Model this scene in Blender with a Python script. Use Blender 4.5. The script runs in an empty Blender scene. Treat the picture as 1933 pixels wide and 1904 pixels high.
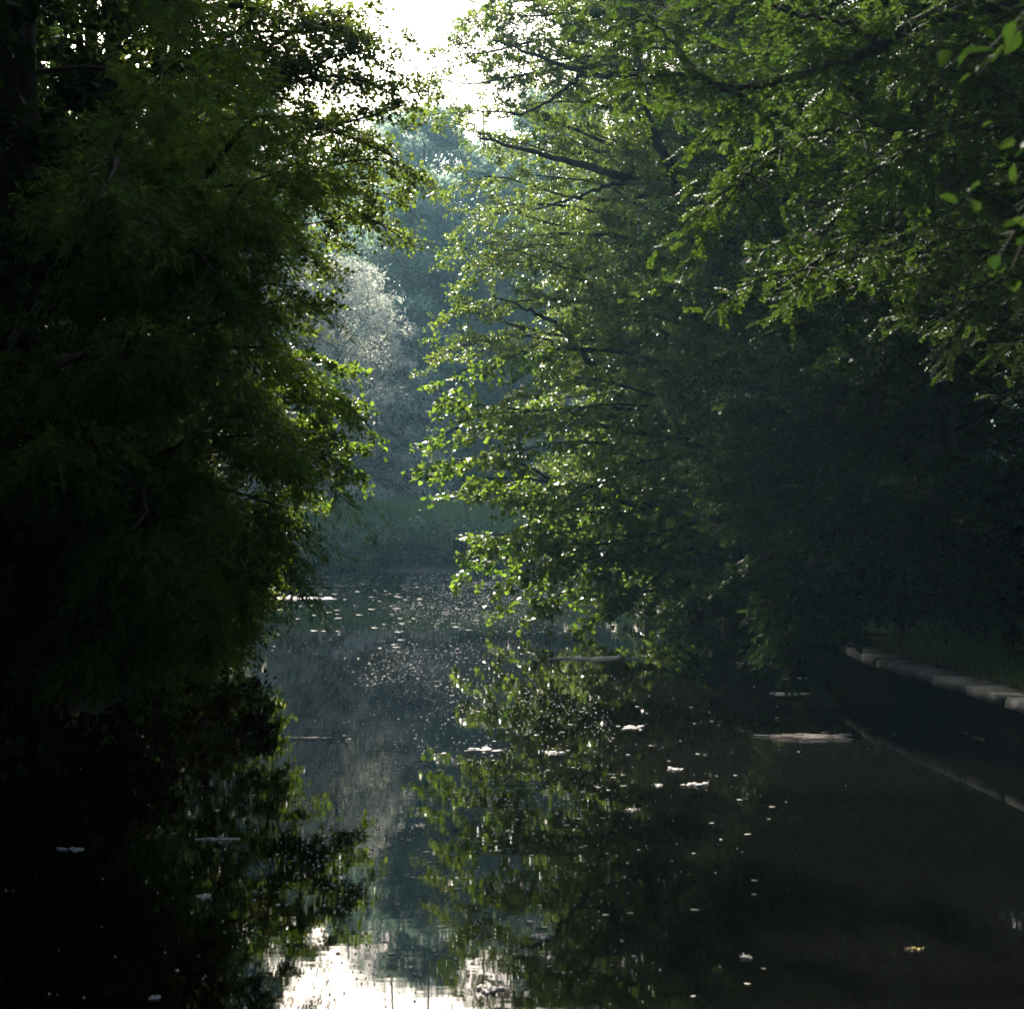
import bpy, math
import numpy as np
from mathutils import Vector

sc = bpy.context.scene
col = sc.collection
R = math.radians

# ------------------------------------------------------------------ camera, sky, sun, exposure
F = 2718.0            # focal length in units of a 1933 x 1904 frame
HZ = 962.0           # row of the horizon
CAMZ = 2.5
cd = bpy.data.cameras.new('camera')
cam = bpy.data.objects.new('camera', cd); col.objects.link(cam); sc.camera = cam
cam.location = (0, 0, CAMZ); cam.rotation_euler = (R(90), 0, 0)
cd.sensor_width = 36; cd.lens = 36 * F / 1933.0
cd.shift_y = (HZ - 952) / 1933.0
cd.clip_end = 2000; cd.clip_start = 0.05
cd.dof.use_dof = True; cd.dof.focus_distance = 31; cd.dof.aperture_fstop = 4.0

SUN_EL, SUN_AZ = 35.0, -15.0       # azimuth from +Y towards +X
w = bpy.data.worlds.new('World'); sc.world = w; w.use_nodes = True
nt = w.node_tree
sky = nt.nodes.new('ShaderNodeTexSky'); sky.sky_type = 'NISHITA'; sky.sun_disc = False
sky.sun_elevation = R(SUN_EL); sky.sun_rotation = R(SUN_AZ)
sky.dust_density = 4.5; sky.air_density = 1.0; sky.ozone_density = 1.0
bgn = nt.nodes['Background']; bgn.inputs['Strength'].default_value = 0.14
nt.links.new(sky.outputs[0], bgn.inputs['Color'])
sd = bpy.data.lights.new('sun', 'SUN'); sd.energy = 5.0; sd.angle = R(0.5); sd.color = (1, .93, .82)
so = bpy.data.objects.new('sun', sd); col.objects.link(so)
sdir = Vector((math.sin(R(SUN_AZ)) * math.cos(R(SUN_EL)), math.cos(R(SUN_AZ)) * math.cos(R(SUN_EL)), math.sin(R(SUN_EL))))
so.rotation_euler = (-sdir).to_track_quat('-Z', 'Y').to_euler()
so.location = sdir * 60
sc.view_settings.view_transform = 'Standard'; sc.view_settings.look = 'None'
sc.view_settings.exposure = 1.4; sc.view_settings.gamma = 1
cy = sc.cycles
cy.max_bounces = 7; cy.diffuse_bounces = 2; cy.glossy_bounces = 3; cy.transmission_bounces = 3
cy.volume_bounces = 0; cy.transparent_max_bounces = 4
cy.caustics_reflective = False; cy.caustics_refractive = False
cy.sample_clamp_indirect = 4
cy.use_denoising = True

# ------------------------------------------------------------------ helpers
def at(u, v, d):      # a row/column of the frame at a distance -> a point of the place
    return np.array([(u - 966.5) * d / F, d, CAMZ + (HZ - v) * d / F])

def tag(o, label=None, cat=None, group=None, kind=None):
    if label: o['label'] = label
    if cat: o['category'] = cat
    if group: o['group'] = group
    if kind: o['kind'] = kind
    return o

def link(name, me, parent=None, loc=None):
    o = bpy.data.objects.new(name, me); col.objects.link(o)
    if parent is not None: o.parent = parent
    if loc is not None: o.location = loc
    return o

def empty(name, loc):
    o = bpy.data.objects.new(name, None); col.objects.link(o); o.location = loc
    o.empty_display_size = .3
    return o

def mesh_np(name, V, faces_flat, counts, mats, tint=None, mat_index=None, smooth=None):
    me = bpy.data.meshes.new(name)
    me.vertices.add(len(V)); me.vertices.foreach_set('co', np.ascontiguousarray(V, np.float32).ravel())
    n = len(faces_flat); me.loops.add(n); me.loops.foreach_set('vertex_index', faces_flat.astype(np.int32))
    me.polygons.add(len(counts))
    st = np.concatenate([[0], np.cumsum(counts)[:-1]]).astype(np.int32)
    me.polygons.foreach_set('loop_start', st)
    for m in mats: me.materials.append(m)
    if mat_index is not None: me.polygons.foreach_set('material_index', mat_index.astype(np.int32))
    if smooth is not None: me.polygons.foreach_set('use_smooth', smooth)
    if tint is not None:
        a = me.attributes.new('tint', 'FLOAT', 'FACE'); a.data.foreach_set('value', tint.astype(np.float32))
    me.update(calc_edges=True)
    return me

def nrm(a):
    return a / np.maximum(np.linalg.norm(a, axis=-1, keepdims=True), 1e-9)

Z = np.array([0., 0., 1.])

class Foliage:
    """collects leaves (quads folded on the midrib, or pairs of quads) and thin wood, all of one crown"""
    def __init__(s): s.P = []; s.A = []; s.N = []; s.L = []; s.W = []; s.T = []; s.wood = []
    def leaves(s, P, A, N, L, W, T):
        s.P.append(P); s.A.append(A); s.N.append(N); s.L.append(L); s.W.append(W); s.T.append(T)
    def count(s): return sum(len(p) for p in s.P)
    def mesh(s, name, leafmat, woodmat, shape='rhomb', fold=.18, origin=(0, 0, 0)):
        P = np.concatenate(s.P); A = nrm(np.concatenate(s.A)); N = np.concatenate(s.N)
        L = np.concatenate(s.L)[:, None]; W = np.concatenate(s.W)[:, None]; T = np.concatenate(s.T)
        S = nrm(np.cross(A, N)); N = np.cross(S, A)
        P = P - np.asarray(origin)
        n = len(P)
        if shape == 'rhomb':
            V = np.stack([P, P + A * L * .48 + S * W * .5 + N * W * fold, P + A * L, P + A * L * .48 - S * W * .5 + N * W * fold], 1).reshape(-1, 3)
            fl = np.arange(4 * n); ct = np.full(n, 4); tint = T
        else:
            V = np.stack([P, P + A * L * .28 + S * W * .46 + N * W * fold, P + A * L * .68 + S * W * .42 + N * W * fold, P + A * L - N * W * .1,
                          P + A * L * .68 - S * W * .42 + N * W * fold, P + A * L * .28 - S * W * .46 + N * W * fold], 1).reshape(-1, 3)
            b = (np.arange(n) * 6)[:, None]
            fl = np.concatenate([b + np.array([[0, 1, 2, 3]]), b + np.array([[0, 3, 4, 5]])], 1).ravel()
            ct = np.full(2 * n, 4); tint = np.repeat(T, 2)
        mi = np.zeros(len(ct), int)
        if s.wood:
            wv, wf, wc = tubes(s.wood, 3)
            wv = wv - np.asarray(origin)
            fl = np.concatenate([fl, wf + len(V)]); V = np.concatenate([V, wv]); ct = np.concatenate([ct, wc])
            tint = np.concatenate([tint, np.full(len(wc), .5)]); mi = np.concatenate([mi, np.ones(len(wc), int)])
        return mesh_np(name, V, fl, ct, [leafmat, woodmat], tint, mi)

def tubes(curves, sides):
    """curves: list of (pts[m,n,3], rad[m,n]) batches of n-point paths"""
    VV = []; FF = []; off = 0
    for pts, rad in curves:
        m, n, _ = pts.shape
        T = nrm(np.gradient(pts, axis=1)); ref = np.where(np.abs(T[..., 2:3]) > .9, np.array([1., 0, 0]), Z)
        S = nrm(np.cross(T, ref)); U = np.cross(S, T)
        an = np.arange(sides) * 2 * np.pi / sides
        ring = (pts[:, :, None] + rad[:, :, None, None] * (S[:, :, None] * np.cos(an)[None, None, :, None] + U[:, :, None] * np.sin(an)[None, None, :, None]))
        VV.append(ring.reshape(-1, 3))
        i = np.arange(m)[:, None, None] * n * sides; j = np.arange(n - 1)[None, :, None] * sides; k = np.arange(sides)[None, None, :]
        k2 = (k + 1) % sides
        f = np.stack([i + j + k, i + j + k2, i + j + sides + k2, i + j + sides + k], -1).reshape(-1, 4) + off
        FF.append(f); off += m * n * sides
    V = np.concatenate(VV); Fa = np.concatenate(FF)
    return V, Fa.ravel(), np.full(len(Fa), 4)

def tube_mesh(name, pts, rad, mat, sides=10, origin=(0, 0, 0), rough=0.0, rng=None):
    V, f, c = tubes([(np.asarray(pts)[None] - np.asarray(origin), np.asarray(rad)[None])], sides)
    if rough and rng is not None:
        rr = np.repeat(np.asarray(rad), sides)[:, None]
        V = V + rng.normal(0, 1, V.shape) * rr * rough
    return mesh_np(name, V, f, c, [mat], smooth=np.ones(len(c), bool))

def curve_pts(rng, A, B, arch, n=12, wig=.05):
    A = np.asarray(A, float); B = np.asarray(B, float); D = B - A; ln = np.linalg.norm(D)
    t = np.linspace(0, 1, n)
    ph = rng.uniform(0, 6.28, 6); fr = rng.uniform(1, 3, 6)
    wv = np.stack([np.sin(ph[k] + fr[k] * 3.1 * t) - np.sin(ph[k]) * (1 - t) - np.sin(ph[k] + fr[k] * 3.1) * t for k in range(3)], 1) * ln * wig
    return A + D * t[:, None] + Z * (arch * ln * 4 * t * (1 - t))[:, None] + wv

def bough(fo, rng, A, B, spec, arch=None, t0=None, spread=None, dens=1.0, rad=None):
    """one limb from A to B with side branches in a loose flat spray, twigs on them and leaves on those"""
    sp = spec
    arch = sp['arch'] if arch is None else arch
    t0 = sp['t0'] if t0 is None else t0
    pts = curve_pts(rng, A, B, arch)
    ln = np.linalg.norm(np.asarray(B) - np.asarray(A))
    spread = sp['spread'] * (0.45 + .1 * ln) if spread is None else spread
    nb = max(4, int(sp['nb'] * dens * (0.4 + .12 * ln))); ntw = sp['ntw']; nl = sp['nl']
    t = t0 + (1 - t0) * ((np.arange(nb) + rng.uniform(0, 1, nb)) / nb) ** .85
    x = t * (len(pts) - 1); i0 = np.clip(x.astype(int), 0, len(pts) - 2); fr = (x - i0)[:, None]
    O = pts[i0] * (1 - fr) + pts[i0 + 1] * fr; T = nrm(pts[i0 + 1] - pts[i0])
    S = nrm(np.cross(T, Z) + 1e-6); U = np.cross(S, T)
    sg = np.where(np.arange(nb) % 2 == 0, 1., -1.)[:, None]
    a = rng.uniform(.5, 1.25, nb)[:, None] * (1.05 - .5 * t[:, None]); e = rng.normal(0, sp['flat'], nb)[:, None]
    D = nrm(T * np.cos(a) + (S * np.cos(e) * sg + U * np.sin(e)) * np.sin(a))
    bl = spread * (1 - .6 * t) * rng.uniform(.55, 1.25, nb) * np.minimum(1, .45 + t)
    dr = sp['droop']
    q = np.linspace(0, 1, 5)
    bp = O[:, None] + D[:, None] * (bl[:, None] * q)[..., None] - Z * (dr * bl[:, None] * q ** 2)[..., None]
    br = sp['brad'] * (1 - .75 * q)[None] * (bl / max(spread, .1))[:, None] ** .5
    fo.wood.append((bp, br))
    if rad: fo.wood.append((pts[None], np.linspace(rad, .008, len(pts))[None]))
    # twigs
    s = .12 + .88 * rng.uniform(0, 1, (nb, ntw)) ** .6; s[:, 0] = .97
    O2 = O[:, None] + D[:, None] * (bl[:, None] * s)[..., None] - Z * (dr * bl[:, None] * s ** 2)[..., None]
    S2 = nrm(np.cross(D, Z) + 1e-6)[:, None]
    sg2 = rng.choice([-1., 1.], (nb, ntw))[..., None]; b = rng.uniform(.3, 1.1, (nb, ntw))[..., None]
    D2 = nrm(D[:, None] * np.cos(b) + S2 * sg2 * np.sin(b) + rng.normal(0, .28, (nb, ntw, 3)) - Z * sp['hang'])
    tl = sp['tw'] * rng.uniform(.45, 1.25, (nb, ntw))
    if sp.get('twigwood'):
        q2 = np.linspace(0, 1, 3)
        tp = O2[:, :, None] + D2[:, :, None] * (tl[..., None] * q2)[..., None] - Z * (dr * tl[..., None] * q2 ** 2)[..., None]
        fo.wood.append((tp.reshape(-1, 3, 3), np.broadcast_to(sp['brad'] * .3 * (1 - .6 * q2), (nb * ntw, 3))))
    r = rng.uniform(.1, 1.05, (nb, ntw, nl))
    P = O2[:, :, None] + D2[:, :, None] * (tl[..., None] * r)[..., None] - Z * (dr * tl[..., None] * r ** 2)[..., None]
    k = P.shape[:3]
    P = P + rng.normal(0, sp['jit'], k + (3,))
    Ax = D2[:, :, None] * .7 + rng.normal(0, sp['axr'], k + (3,)) - Z * sp['lhang']
    N = Z + rng.normal(0, sp['nr'], k + (3,))
    L = sp['L'] * rng.uniform(.5, 1.25, k) * rng.uniform(.85, 1.15); W = L * sp['asp'] * rng.uniform(.8, 1.1, k)
    Tn = np.clip(rng.normal(.5, .2, k) + rng.normal(0, .1, (nb, 1, 1)) + rng.normal(0, .07), 0, 1)
    fo.leaves(P.reshape(-1, 3), Ax.reshape(-1, 3), N.reshape(-1, 3), L.ravel(), W.ravel(), Tn.ravel())
    return pts

def spec(**k):
    d = dict(arch=.06, t0=.18, spread=1.6, nb=15, ntw=7, nl=13, flat=.35, droop=.22, brad=.014, tw=.42, hang=.05, jit=.03,
             axr=.55, lhang=.15, nr=.55, L=.085, asp=.8)
    d.update(k); return d

ALDER = spec(flat=.62, hang=-.22, nb=20, nl=15, axr=.75, tw=.38)
ALDER_NEAR = spec(nl=13, twigwood=True, L=.08, flat=.55, hang=-.08, nb=18, axr=.7)
MAPLE = spec(L=.125, asp=.95, nl=9, droop=.3, lhang=.35, flat=.28, spread=1.8)
FILL = spec(L=.15, asp=.8, nl=11, ntw=7, spread=2.0, flat=.6, jit=.06)
FEATHER = spec(L=.085, asp=.17, nl=40, ntw=10, nb=20, flat=.45, droop=.55, hang=.35, tw=.4, lhang=.25, jit=.02, spread=.8, nr=.7, axr=.4, brad=.01)
FAR = spec(L=.30, asp=.5, nl=10, ntw=7, nb=13, spread=1.7, flat=.7, droop=.15, jit=.12, tw=.9, axr=.8, nr=.9, brad=.02)
WILLOW = spec(L=.22, asp=.26, nl=8, ntw=7, nb=12, spread=1.9, flat=.7, droop=.35, jit=.08, tw=.8, hang=.3, lhang=.4, axr=.5, nr=.9, brad=.03)

# ------------------------------------------------------------------ materials
def new_mat(name):
    m = bpy.data.materials.new(name); m.use_nodes = True
    return m, m.node_tree, m.node_tree.nodes['Principled BSDF']

def leaf_mat(name, ca, cb, ta, tb, trans=.42, rough=.36, spec_=.48):
    m, t, p = new_mat(name)
    N = t.nodes.new
    at_ = N('ShaderNodeAttribute'); at_.attribute_name = 'tint'
    def mix(a, b):
        x = N('ShaderNodeMix'); x.data_type = 'RGBA'
        x.inputs[6].default_value = (*a, 1); x.inputs[7].default_value = (*b, 1)
        t.links.new(at_.outputs['Fac'], x.inputs[0]); return x.outputs[2]
    t.links.new(mix(ca, cb), p.inputs['Base Color'])
    p.inputs['Roughness'].default_value = rough; p.inputs['Specular IOR Level'].default_value = spec_
    tr = N('ShaderNodeBsdfTranslucent'); t.links.new(mix(ta, tb), tr.inputs['Color'])
    ms = N('ShaderNodeMixShader'); ms.inputs[0].default_value = trans
    t.links.new(p.outputs[0], ms.inputs[1]); t.links.new(tr.outputs[0], ms.inputs[2])
    t.links.new(ms.outputs[0], t.nodes['Material Output'].inputs['Surface'])
    return m

M = {}
M['alder'] = leaf_mat('alder_leaf', (.018, .045, .012), (.055, .10, .022), (.09, .18, .012), (.30, .38, .045), trans=.5)
M['maple'] = leaf_mat('maple_leaf', (.018, .05, .014), (.05, .10, .02), (.09, .19, .012), (.28, .40, .035), trans=.52)
M['feather'] = leaf_mat('feather_leaf', (.02, .05, .012), (.05, .095, .02), (.08, .19, .012), (.20, .33, .03), trans=.55, rough=.5)
M['locust'] = leaf_mat('locust_leaf', (.02, .048, .011), (.045, .085, .016), (.05, .11, .01), (.12, .20, .018), rough=.55, spec_=.3)
M['fill'] = leaf_mat('shaded_leaf', (.010, .024, .007), (.028, .055, .013), (.018, .05, .007), (.055, .10, .014), rough=.6, spec_=.2)  # a darkened leaf: deep shade is put into its colour
M['far'] = leaf_mat('haze_tinted_leaf', (.08, .13, .105), (.19, .26, .20), (.20, .33, .22), (.44, .57, .40), trans=.5, rough=.5)  # paler and bluer than near leaves; part of the haze is in this colour
M['silver'] = leaf_mat('silver_leaf', (.36, .37, .30), (.60, .60, .52), (.46, .48, .36), (.72, .72, .60), trans=.5, rough=.5)
M['bramble'] = leaf_mat('bramble_leaf', (.015, .045, .018), (.09, .15, .065), (.04, .10, .03), (.18, .28, .10), rough=.35)
M['grass'] = leaf_mat('grass_blade', (.06, .13, .04), (.20, .27, .10), (.12, .24, .05), (.30, .40, .12), rough=.6)

def noise_mat(name, ca, cb, scale=6., rough=.85, bump=.4, stretch=(1, 1, 1), detail=8., coords='Object', spec_=.3):
    m, t, p = new_mat(name); N = t.nodes.new
    tc = N('ShaderNodeTexCoord'); mp = N('ShaderNodeMapping'); mp.inputs['Scale'].default_value = stretch
    nz = N('ShaderNodeTexNoise'); nz.inputs['Scale'].default_value = scale; nz.inputs['Detail'].default_value = detail
    cr = N('ShaderNodeValToRGB'); cr.color_ramp.elements[0].position = .3; cr.color_ramp.elements[1].position = .72
    cr.color_ramp.elements[0].color = (*ca, 1); cr.color_ramp.elements[1].color = (*cb, 1)
    bp = N('ShaderNodeBump'); bp.inputs['Strength'].default_value = bump; bp.inputs['Distance'].default_value = .05
    t.links.new(tc.outputs[coords], mp.inputs[0]); t.links.new(mp.outputs[0], nz.inputs['Vector'])
    t.links.new(nz.outputs['Fac'], cr.inputs[0]); t.links.new(cr.outputs[0], p.inputs['Base Color'])
    t.links.new(nz.outputs['Fac'], bp.inputs['Height']); t.links.new(bp.outputs[0], p.inputs['Normal'])
    p.inputs['Roughness'].default_value = rough; p.inputs['Specular IOR Level'].default_value = spec_
    return m
M['bark'] = noise_mat('bark', (.02, .014, .01), (.075, .055, .038), 5, stretch=(3, 3, .5))
M['palebark'] = noise_mat('pale_bark', (.10, .09, .08), (.22, .2, .18), 5, stretch=(3, 3, .6))
M['twig'] = noise_mat('twig_bark', (.018, .013, .009), (.05, .037, .025), 9, bump=.1)
M['earth'] = noise_mat('earth', (.018, .015, .008), (.05, .045, .022), 1.5)
M['coping'] = noise_mat('coping_stone', (.09, .10, .075), (.27, .27, .26), 3.5, rough=.92, bump=.8)
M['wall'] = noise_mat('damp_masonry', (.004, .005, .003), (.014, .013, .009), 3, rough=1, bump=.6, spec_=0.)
M['scum'] = noise_mat('pale_scum_ripple', (.55, .5, .45), (.85, .8, .75), 14, rough=.55, bump=.3)
M['floatleaf'] = noise_mat('floating_leaf', (.5, .46, .36), (.8, .75, .62), 20, rough=.4, bump=.2)
M['yellowleaf'] = noise_mat('yellow_floating_leaf', (.5, .4, .1), (.7, .6, .25), 20, rough=.4, bump=.2)
M['speck'] = noise_mat('seed_speck', (.6, .57, .5), (.85, .82, .76), 30, rough=.6, bump=0)

def water_mat():
    m, t, p = new_mat('pond_water'); N = t.nodes.new
    tc = N('ShaderNodeTexCoord')
    p.inputs['Base Color'].default_value = (.0012, .0014, .0009, 1); p.inputs['Roughness'].default_value = .02
    p.inputs['IOR'].default_value = 1.42; p.inputs['Specular IOR Level'].default_value = .5
    mp = N('ShaderNodeMapping'); mp.inputs['Scale'].default_value = (.5, 1.6, 1)
    n1 = N('ShaderNodeTexNoise'); n1.inputs['Scale'].default_value = 1.2; n1.inputs['Detail'].default_value = 3
    n2 = N('ShaderNodeTexNoise'); n2.inputs['Scale'].default_value = 9; n2.inputs['Detail'].default_value = 2
    t.links.new(tc.outputs['Object'], mp.inputs[0]); t.links.new(mp.outputs[0], n1.inputs['Vector']); t.links.new(mp.outputs[0], n2.inputs['Vector'])
    ma = N('ShaderNodeMath'); ma.operation = 'MULTIPLY_ADD'; ma.inputs[1].default_value = .10
    t.links.new(n2.outputs['Fac'], ma.inputs[0]); t.links.new(n1.outputs['Fac'], ma.inputs[2])
    b = N('ShaderNodeBump'); b.inputs['Strength'].default_value = .02; b.inputs['Distance'].default_value = .05
    t.links.new(ma.outputs[0], b.inputs['Height']); t.links.new(b.outputs[0], p.inputs['Normal'])
    # thin film of pollen and dust, in drifting bands
    mp2 = N('ShaderNodeMapping'); mp2.inputs['Scale'].default_value = (.10, .32, 1)
    n3 = N('ShaderNodeTexNoise'); n3.inputs['Scale'].default_value = 1; n3.inputs['Detail'].default_value = 5; n3.inputs['Distortion'].default_value = .8
    cr = N('ShaderNodeMapRange'); cr.inputs[1].default_value = .38; cr.inputs[2].default_value = .7; cr.inputs[3].default_value = .0; cr.inputs[4].default_value = .011
    t.links.new(tc.outputs['Object'], mp2.inputs[0]); t.links.new(mp2.outputs[0], n3.inputs['Vector']); t.links.new(n3.outputs['Fac'], cr.inputs[0])
    df = N('ShaderNodeBsdfDiffuse'); df.inputs['Color'].default_value = (.3, .3, .27, 1)
    ms = N('ShaderNodeMixShader'); t.links.new(cr.outputs[0], ms.inputs[0]); t.links.new(p.outputs[0], ms.inputs[1]); t.links.new(df.outputs[0], ms.inputs[2])
    t.links.new(ms.outputs[0], t.nodes['Material Output'].inputs['Surface'])
    return m
M['water'] = water_mat()

# ------------------------------------------------------------------ ground and water
def smooth(e0, e1, x):
    t = np.clip((x - e0) / (e1 - e0), 0, 1); return t * t * (3 - 2 * t)
def xr(y):   # right shore
    return np.interp(y, [-50, 0, 12, 15, 19, 21, 24, 30, 45, 52, 62], [6.2, 5.9, 5.5, 5.25, 4.85, 4.85, 5.1, 5.3, 5.5, 8, 12])
def xl(y):
    return np.interp(y, [-50, 0, 10, 25, 33, 38, 45, 62], [-5.5, -5.5, -5.2, -5.4, -6.5, -14, -36, -50])
def ground_h(x, y):
    wob = .4 * np.sin(x * .7 + y * .23) + .3 * np.sin(y * .9 + x * .31)
    dr = x - xr(y) - np.where(y < 23, .3, 0.); dl = xl(y) - x
    dn = .6 - y + 0 * x
    df = y - (59.8 + 1.2 * np.sin(x * .35) + .6 * np.sin(x * .9 + 1))
    d = np.maximum(np.maximum(dr, dl), np.maximum(dn, df))
    hr = np.where(dr > 0, .55 + .05 * np.clip(dr, 0, 30), 0)
    h = np.where(d > 0, .12 + .3 * smooth(0, 3, d) + .04 * np.clip(d, 0, 40), -.9 * smooth(0, -2.5, d))
    near_wall = (dr > 0) & (y < 23)
    h = np.where(near_wall, np.maximum(h, hr * smooth(-.05, .1, dr)), h)
    bank = smooth(0, 6, df) * 2.1 + smooth(6, 22, df) * .5
    h = np.where(df > 0, np.maximum(h * .3, bank), h)
    return h + np.where(d > 1, wob * .06, 0)
gx = np.unique(np.concatenate([np.linspace(-500, -60, 23), np.linspace(-60, 60, 241), np.linspace(60, 500, 23)]))
gy = np.unique(np.concatenate([np.linspace(-300, -20, 15), np.linspace(-20, 120, 281), np.linspace(120, 700, 30)]))
GX, GY = np.meshgrid(gx, gy)
V = np.stack([GX, GY, ground_h(GX, GY)], -1).reshape(-1, 3)
nx, ny = len(gx), len(gy)
b = (np.arange(ny - 1)[:, None] * nx + np.arange(nx - 1)[None]).ravel()
ff = np.stack([b, b + 1, b + nx + 1, b + nx], 1)
g = link('ground', mesh_np('ground', V, ff.ravel(), np.full(len(ff), 4), [M['earth']], smooth=np.ones(len(ff), bool)))
tag(g, 'dark earth banks around the pond under the trees', 'ground', kind='structure')
wx = np.array([[-120, -10, 0], [60, -10, 0], [60, 72, 0], [-120, 72, 0]], float)
wa = link('water', mesh_np('water', wx, np.arange(4), np.array([4]), [M['water']]))
tag(wa, 'still dark pond water mirroring the trees', 'water', kind='structure')

# ------------------------------------------------------------------ haze
hx0, hx1, hy0, hy1, hz0, hz1 = -530, 530, -330, 730, -2.2, 36
hv = np.array([[x, y, z] for z in (hz0, hz1) for y in (hy0, hy1) for x in (hx0, hx1)], float)
hf = np.array([[0, 2, 3, 1], [4, 5, 7, 6], [0, 1, 5, 4], [2, 6, 7, 3], [0, 4, 6, 2], [1, 3, 7, 5]])
hm = bpy.data.materials.new('haze'); hm.use_nodes = True
hm.node_tree.nodes.remove(hm.node_tree.nodes['Principled BSDF'])
pv = hm.node_tree.nodes.new('ShaderNodeVolumePrincipled')
pv.inputs['Color'].default_value = (.40, .76, 1, 1); pv.inputs['Density'].default_value = .00062; pv.inputs['Anisotropy'].default_value = .38
hm.node_tree.links.new(pv.outputs[0], hm.node_tree.nodes['Material Output'].inputs['Volume'])
hz = link('haze', mesh_np('haze', hv, hf.ravel(), np.full(6, 4), [hm]))
tag(hz, 'thin blue morning haze in the air over the pond', 'haze', kind='stuff')

# ------------------------------------------------------------------ trees
GA = 2.399963
def auto_boughs(rng, base, trunk, n, z0, z1, reach, prof, rise=(.0, .9), az=None, xlo=None, xhi=None, ylo=None, yhi=None, over=0.):
    """limbs all round a trunk; prof(f) scales their reach with height"""
    out = []
    for i in range(n):
        f = (i + rng.uniform(0, 1)) / n
        z = z0 + (z1 - z0) * f
        a = i * GA + rng.uniform(-.4, .4)
        if az is not None: a = az[0] + (az[1] - az[0]) * ((a / 6.2832) % 1)
        s = trunk_at(trunk, z)
        r = reach * prof(f) * rng.uniform(.7, 1.1)
        up = rise[0] + (rise[1] - rise[0]) * f + rng.uniform(-.15, .15)
        t = s + np.array([math.cos(a) * r, math.sin(a) * r, up * r])
        k = 1.
        if over and t[2] > 4.2 + .37 * max(t[1], s[1]):      # unseen high limbs added over the channel to shade the near bank
            xlo_, xhi_ = None, None
            t = s + np.array([math.cos(a) * r * over, math.sin(a) * r * over, max(.15, up) * r * over])
            lim = (.2 if s[1] > 21 else -2.6) if s[0] < 0 else (-.2 if s[1] > 21 else 1.3)
            if (t[0] - lim) * (s[0] - lim) < 0: t = s + (t - s) * (lim - s[0]) / (t[0] - s[0])
            out.append((s, t)); continue
        xl_ = xlo(t[2]) if callable(xlo) else xlo
        if xl_ is not None and t[0] < xl_: k = min(k, (xl_ - s[0]) / (t[0] - s[0]) * rng.uniform(.8, 1))
        if xhi is not None and t[0] > xhi: k = min(k, (xhi - s[0]) / (t[0] - s[0]) * rng.uniform(.8, 1))
        if ylo is not None and t[1] < ylo: k = min(k, (ylo - s[1]) / (t[1] - s[1]))
        if yhi is not None and t[1] > yhi: k = min(k, (yhi - s[1]) / (t[1] - s[1]))
        if k < .25: continue
        out.append((s, s + (t - s) * k))
    return out
def trunk_at(tr, z):
    return np.array([np.interp(z, tr[:, 2], tr[:, k]) for k in range(3)])
def make_trunk(rng, base, h, lean=(0, 0), n=14, wob=.12):
    t = np.linspace(0, 1, n)
    p = np.zeros((n, 3)); p[:, 2] = base[2] - .3 + (h + .3) * t
    p[:, 0] = base[0] + lean[0] * t ** 1.4 + wob * np.sin(t * 7 + rng.uniform(0, 6)) * t
    p[:, 1] = base[1] + lean[1] * t ** 1.4 + wob * np.sin(t * 6 + rng.uniform(0, 6)) * t
    return p
egg = lambda f: math.sin(math.pi * min(1, .18 + .8 * f)) ** .7
col_ = lambda f: (1 - f) ** .5 * .8 + .2
wide = lambda f: (1 - f ** 2.5) * .8 + .2

def tree(name, label, cat, seed, xy, h, sp, leafm, auto=None, tips=(), r0=.2, lean=(0, 0), group=None, shape='rhomb', limbs=6, barkm='bark', dens=1., tipspec=None, du=0):
    rng = np.random.default_rng(seed)
    base = np.array([xy[0], xy[1], float(ground_h(np.array(xy[0], float), np.array(xy[1], float)))])
    tr = make_trunk(rng, base, h, lean)
    root = empty(name, base); tag(root, label, cat, group)
    tt = np.linspace(0, 1, len(tr))
    rad = r0 * (1 - .85 * tt) + r0 * .5 * np.exp(-tt * 22)
    tm = link('trunk', tube_mesh('trunk', tr, rad, M[barkm], 12, base, .03, rng), root)
    fo = Foliage()
    allb = list(auto_boughs(rng, base, tr, **auto)) if auto else []
    kept = []
    for s, t in allb:
        pts = bough(fo, rng, s, t, sp, dens=dens, rad=.022 + .006 * np.linalg.norm(t - s)); kept.append(pts)
    main = []
    for it in tips:
        u, v, d = it[:3]; t = at(u + du, v, d); opt = it[3] if len(it) > 3 else {}
        zs = opt.get('z', None)
        if zs is None: zs = np.clip(t[2] + opt.get('dz', -.15 * np.linalg.norm(t[:2] - base[:2])), base[2] + 1., h * .93)
        s = trunk_at(tr, zs)
        pts = bough(fo, rng, s, t, tipspec or sp, arch=opt.get('arch'), t0=opt.get('t0'), spread=opt.get('spread'), dens=opt.get('dens', dens))
        main.append((np.linalg.norm(t - s), pts))
    main.sort(key=lambda q: -q[0])
    for k, (ln, pts) in enumerate(main):
        rr = np.linspace(.02 + .011 * ln, .008, len(pts))
        if k < limbs: link('limb', tube_mesh('limb', pts, rr, M[barkm], 7, base, .04, rng), tm)
        else: fo.wood.append((pts[None], rr[None]))
    me = fo.mesh('crown', M[leafm], M['twig'], shape, origin=base)
    link('crown', me, root)
    print(name, seed, 'leaves', fo.count())
    return root

A_ = lambda n, z0, z1, reach, prof, rise=(0, .9), **k: dict(n=n, z0=z0, z1=z1, reach=reach, prof=prof, rise=rise, **k)

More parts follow.
